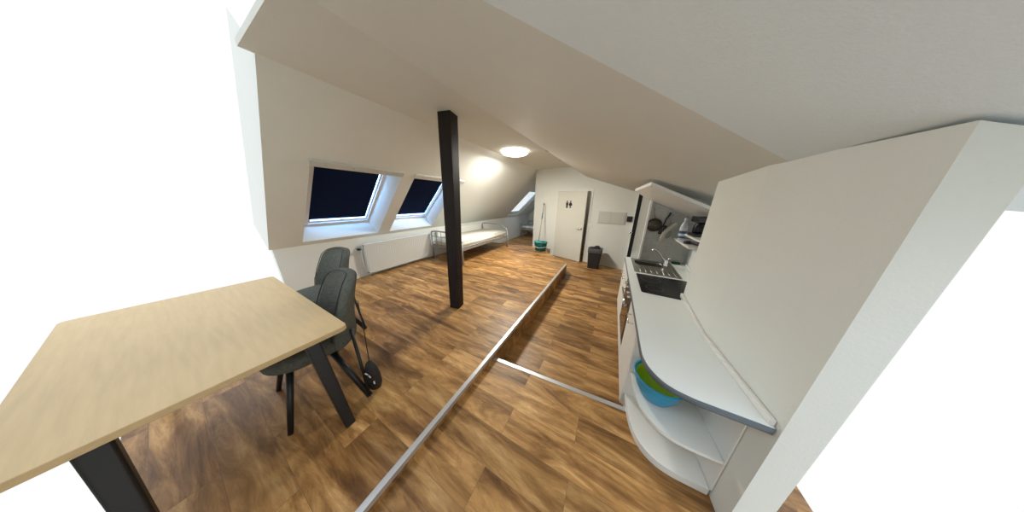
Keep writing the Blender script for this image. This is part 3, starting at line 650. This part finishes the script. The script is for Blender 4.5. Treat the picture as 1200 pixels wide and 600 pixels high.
def hook(x, z, lab):
    bm = newbm(); tube(bm, arc([(x,TY+.002,z+.012), (x,TY-.02,z+.008), (x,TY-.035,z), (x,TY-.038,z+.014)], 4), .004, 8); tube(bm, [(x,TY+.002,z+.012),(x,TY-.004,z+.012)], .012, 12)
    tag(obj('wall_hook', bm, 'chrome', smooth=True), lab, 'hook')
hook(.527, -.075, 'chrome wall hook above the round dark sieve')
hook(.712, -.125, 'chrome wall hook holding the black turner')
tn = thing('slotted_turner', 'black kitchen turner hanging on the tiled wall right of the sieve', 'turner', (.712, TY-.035, -.125))
bm = newbm(); tube(bm, [(0,0,0),(.0,0,-.02),(-.03,.0,-.10),(-.045,.0,-.19)], [.010,.012,.009,.008], 8); obj('handle', bm, 'black', tn, smooth=True)
bm = newbm()
for k in range(4): box(bm, -.085+.022*k, -.071+.022*k, -.004, .004, -.30, -.20)
box(bm, -.085,-.005,-.004,.004,-.21,-.185); box(bm, -.085,-.005,-.004,.004,-.315,-.30); obj('slotted_blade', bm, 'black', tn, bevel=.002)
wk = thing('whisk', 'steel wire whisk hanging on the tiled wall under the turner', 'whisk', (.735, TY-.06, -.15))
bm = newbm(); tube(bm, [(0,0,0),(.0,0,-.14)], .009, 10); obj('handle', bm, 'steel', wk, smooth=True)
for k in range(6):
    a = pi*k/6; w = .045
    bm = newbm(); tube(bm, arc([(0,0,-.13), (w*.6*cos(a),w*.6*sin(a)*.5,-.20), (w*cos(a),w*sin(a)*.5,-.28), (0,0,-.34), (-w*cos(a),-w*sin(a)*.5,-.28), (-w*.6*cos(a),-w*.6*sin(a)*.5,-.20), (0,0,-.13)], 5), .0025, 6); obj('wire', bm, 'steel', wk, smooth=True)
bm = newbm(); pts = [(.80,-.27), (.765,-.315), (.70,-.375), (.675,-.43), (.662,-.54)]
L1 = [bm.verts.new((x-.018, TY-.085-.004*i, z+.012)) for i, (x, z) in enumerate(pts)]; L2 = [bm.verts.new((x+.03, TY-.080-.004*i, z-.012)) for i, (x, z) in enumerate(pts)]
L3 = [bm.verts.new(v.co+Vector((0,.008,0))) for v in L1]; L4 = [bm.verts.new(v.co+Vector((0,.008,0))) for v in L2]
for i in range(len(pts)-1):
    for a, b in ((L1,L2),(L2,L4),(L4,L3),(L3,L1)): bm.faces.new((a[i], a[i+1], b[i+1], b[i]))
bm.faces.new((L1[0],L2[0],L4[0],L3[0])); bm.faces.new((L1[-1],L3[-1],L4[-1],L2[-1]))
tag(obj('cloth_strap', bm, 'beige', smooth=True), 'beige cloth strap draped across the hanging whisk on the tiled wall', 'cloth')

# ================================================================ TABLE AND CHAIRS
tb = thing('dining_table', 'light oak topped dining table with black splayed legs at the left', 'table', (-2.02, -.03, ZU))
tx, ty, tz = .73, .40, .73
bm = newbm(); loft(bm, [rrect(tx,ty,.035,tz-.028), rrect(tx,ty,.035,tz)]); obj('tabletop', bm, 'oak', tb, bevel=.003)
bm = newbm(); box(bm, -tx+.10, tx-.10, ty-.14, ty-.11, tz-.085, tz-.03); box(bm, -tx+.10, tx-.10, -ty+.11, -ty+.14, tz-.085, tz-.03); box(bm, -tx+.10, -tx+.13, -ty+.14, ty-.14, tz-.085, tz-.03); box(bm, tx-.13, tx-.10, -ty+.14, ty-.14, tz-.085, tz-.03)
obj('apron', bm, 'blackm', tb)
def sqleg(x0, y0, x1, y1, z1, a, b):
    bm = newbm(); loft(bm, [rrect(a,a,a*.35,0), rrect(b,b,b*.35,0)])
    vs = list(bm.verts); n = len(vs)//2
    for i, v in enumerate(vs):
        if i < n: v.co += Vector((x0, y0, 0))
        else: v.co += Vector((x1, y1, z1))
    return bm
for sx in (-1, 1):
    for sy in (-1, 1):
        obj('leg', sqleg(sx*(tx-.065), sy*(ty-.105), sx*(tx-.20), sy*(ty-.13), tz-.03, .026, .034), 'blackm', tb, smooth=False)

def chair(loc, rz, label):
    """upholstered shell chair; local +y is the back, front faces -y"""
    c = thing('dining_chair', label, 'chair', loc, rz, 'grey upholstered dining chairs at the table')
    bm = newbm(); secs = []
    for z, s in ((.375,.62), (.385,.86), (.41,.97), (.45,1.0), (.475,.96), (.485,.80)):
        secs.append([(.245*s*math.copysign(abs(cos(a))**.7, cos(a)), -.01+.235*s*math.copysign(abs(sin(a))**.7, sin(a)), z - (.0)) for a in [2*pi*k/32 for k in range(32)]])
    loft(bm, secs); obj('seat', bm, 'cloth', c, smooth=True)
    # backrest shell: grid (u across, v up), wrapping forward at the sides
    def sp(u, v, t):
        w = .250 - .030*v**2 - .055*max(0, v-.8)/.2*0
        x = w*u; 
        lim = 1 - (abs(u)**5)*.16*(1 if v > .4 else 0)
        z = .40 + .50*v*lim
        y = .235 + .09*v - .15*abs(u)**2.4*(1-.35*v) - .02*sin(pi*v)
        nx = -u*.55; ny = -1
        l = math.hypot(nx, ny); return Vector((x - nx/l*t*-1*0 + (nx/l)*t, y + (ny/l)*t, z))
    nu, nv = 16, 10; bm = newbm(); F = []; Bk = []
    for i in range(nu+1):
        u = -1+2*i/nu; F.append([bm.verts.new(sp(u, j/nv, .032)) for j in range(nv+1)]); Bk.append([bm.verts.new(sp(u, j/nv, -.028)) for j in range(nv+1)])
    for i in range(nu):
        for j in range(nv):
            bm.faces.new((F[i][j], F[i+1][j], F[i+1][j+1], F[i][j+1])); bm.faces.new((Bk[i][j], Bk[i][j+1], Bk[i+1][j+1], Bk[i+1][j]))
    for i in range(nu):
        bm.faces.new((F[i][0], Bk[i][0], Bk[i+1][0], F[i+1][0])); bm.faces.new((F[i][nv], F[i+1][nv], Bk[i+1][nv], Bk[i][nv]))
    for j in range(nv):
        bm.faces.new((F[0][j], F[0][j+1], Bk[0][j+1], Bk[0][j])); bm.faces.new((F[nu][j], Bk[nu][j], Bk[nu][j+1], F[nu][j+1]))
    obj('backrest', bm, 'cloth', c, smooth=True, sub=2)
    # piping along the front rim
    path = [sp(-.96, j/12, .040) for j in range(12)] + [sp(-.96+1.92*k/14, .985, .040) for k in range(15)] + [sp(.96, j/12, .040) for j in range(11, -1, -1)]
    obj('piping', tubem(path, .0035, 6), 'pipe', c, smooth=True)
    bm = newbm()
    for z in (.62,): tube(bm, [sp(u, (z-.40)/.5, .031) for u in [-.9+1.8*k/14 for k in range(15)]], .002, 6)
    for u in (-.5, 0, .5): tube(bm, [sp(u, v, .029) for v in [0.05+.4*k/8 for k in range(9)]], .0025, 6)
    obj('stitching', bm, 'pipe', c, smooth=True)
    obj('under_frame', boxm(-.15,.15,-.15,.15,.355,.385), 'blackm', c, bevel=.005)
    for sx in (-1, 1):
        bm = newbm(); tube(bm, [(sx*.13, -.13, .37), (sx*.25, -.22, .0)], [.019,.014], 10); obj('leg', bm, 'blackm', c, smooth=True)
        bm = newbm(); tube(bm, [(sx*.13, .07, .37), (sx*.385, .165, .012)], [.022,.019], 10); lg_ = obj('leg', bm, 'blackm', c, smooth=True)
        bm = newbm(); tube(bm, [(sx*.225, .19, .52), (sx*.385, .165, .012)], [.011,.010], 10); obj('strut', bm, 'blackm', lg_, smooth=True)
    return c
chair((-1.83, .30, ZU), radians(-6), 'grey upholstered chair at the near right corner of the oak table')
chair((-2.68, .60, ZU), radians(6), 'dark grey upholstered chair behind, drawn back towards the left wall')
# little bag hanging from the nearer chair by a thin strap
bgx = thing('handbag', 'small black sequinned bag hanging from the nearer chair by a thin strap', 'bag', (-1.445, .475, ZU+.012), radians(35))
bm = newbm(); loft(bm, [[(.055*s*cos(a), .035*s*sin(a), z) for a in [2*pi*k/20 for k in range(20)]] for z, s in ((.0,.35),(.02,.75),(.07,1.0),(.14,1.0),(.20,.80),(.25,.5),(.27,.2))]); obj('pouch', bm, 'sequin', bgx, smooth=True)
for i, (x, z, a) in enumerate(((-.012,.19,.7), (.006,.165,1.2), (.024,.10,1.5))):
    o = obj('white_mark', boxm(-.012,.012,-.002,.002,-.004,.004), 'white', bgx); o.location = (x, -.0365*math.sqrt(max(.05,1-(x/.055)**2))-.002, z); o.rotation_euler = (0, a, 0); o['label'] = 'white printed mark'
bm = newbm(); inv = bpy.data.objects['handbag']
Mi = (Matrix.Translation((-1.445,.475,ZU+.012)) @ Matrix.Rotation(radians(35),4,'Z')).inverted()
tube(bm, [Mi @ Vector(p) for p in [(-1.445,.475,ZU+.27), (-1.535,.52,-.98), (-1.60,.55,-.74)]], .003, 6); obj('strap', bm, 'black', bgx, smooth=True)
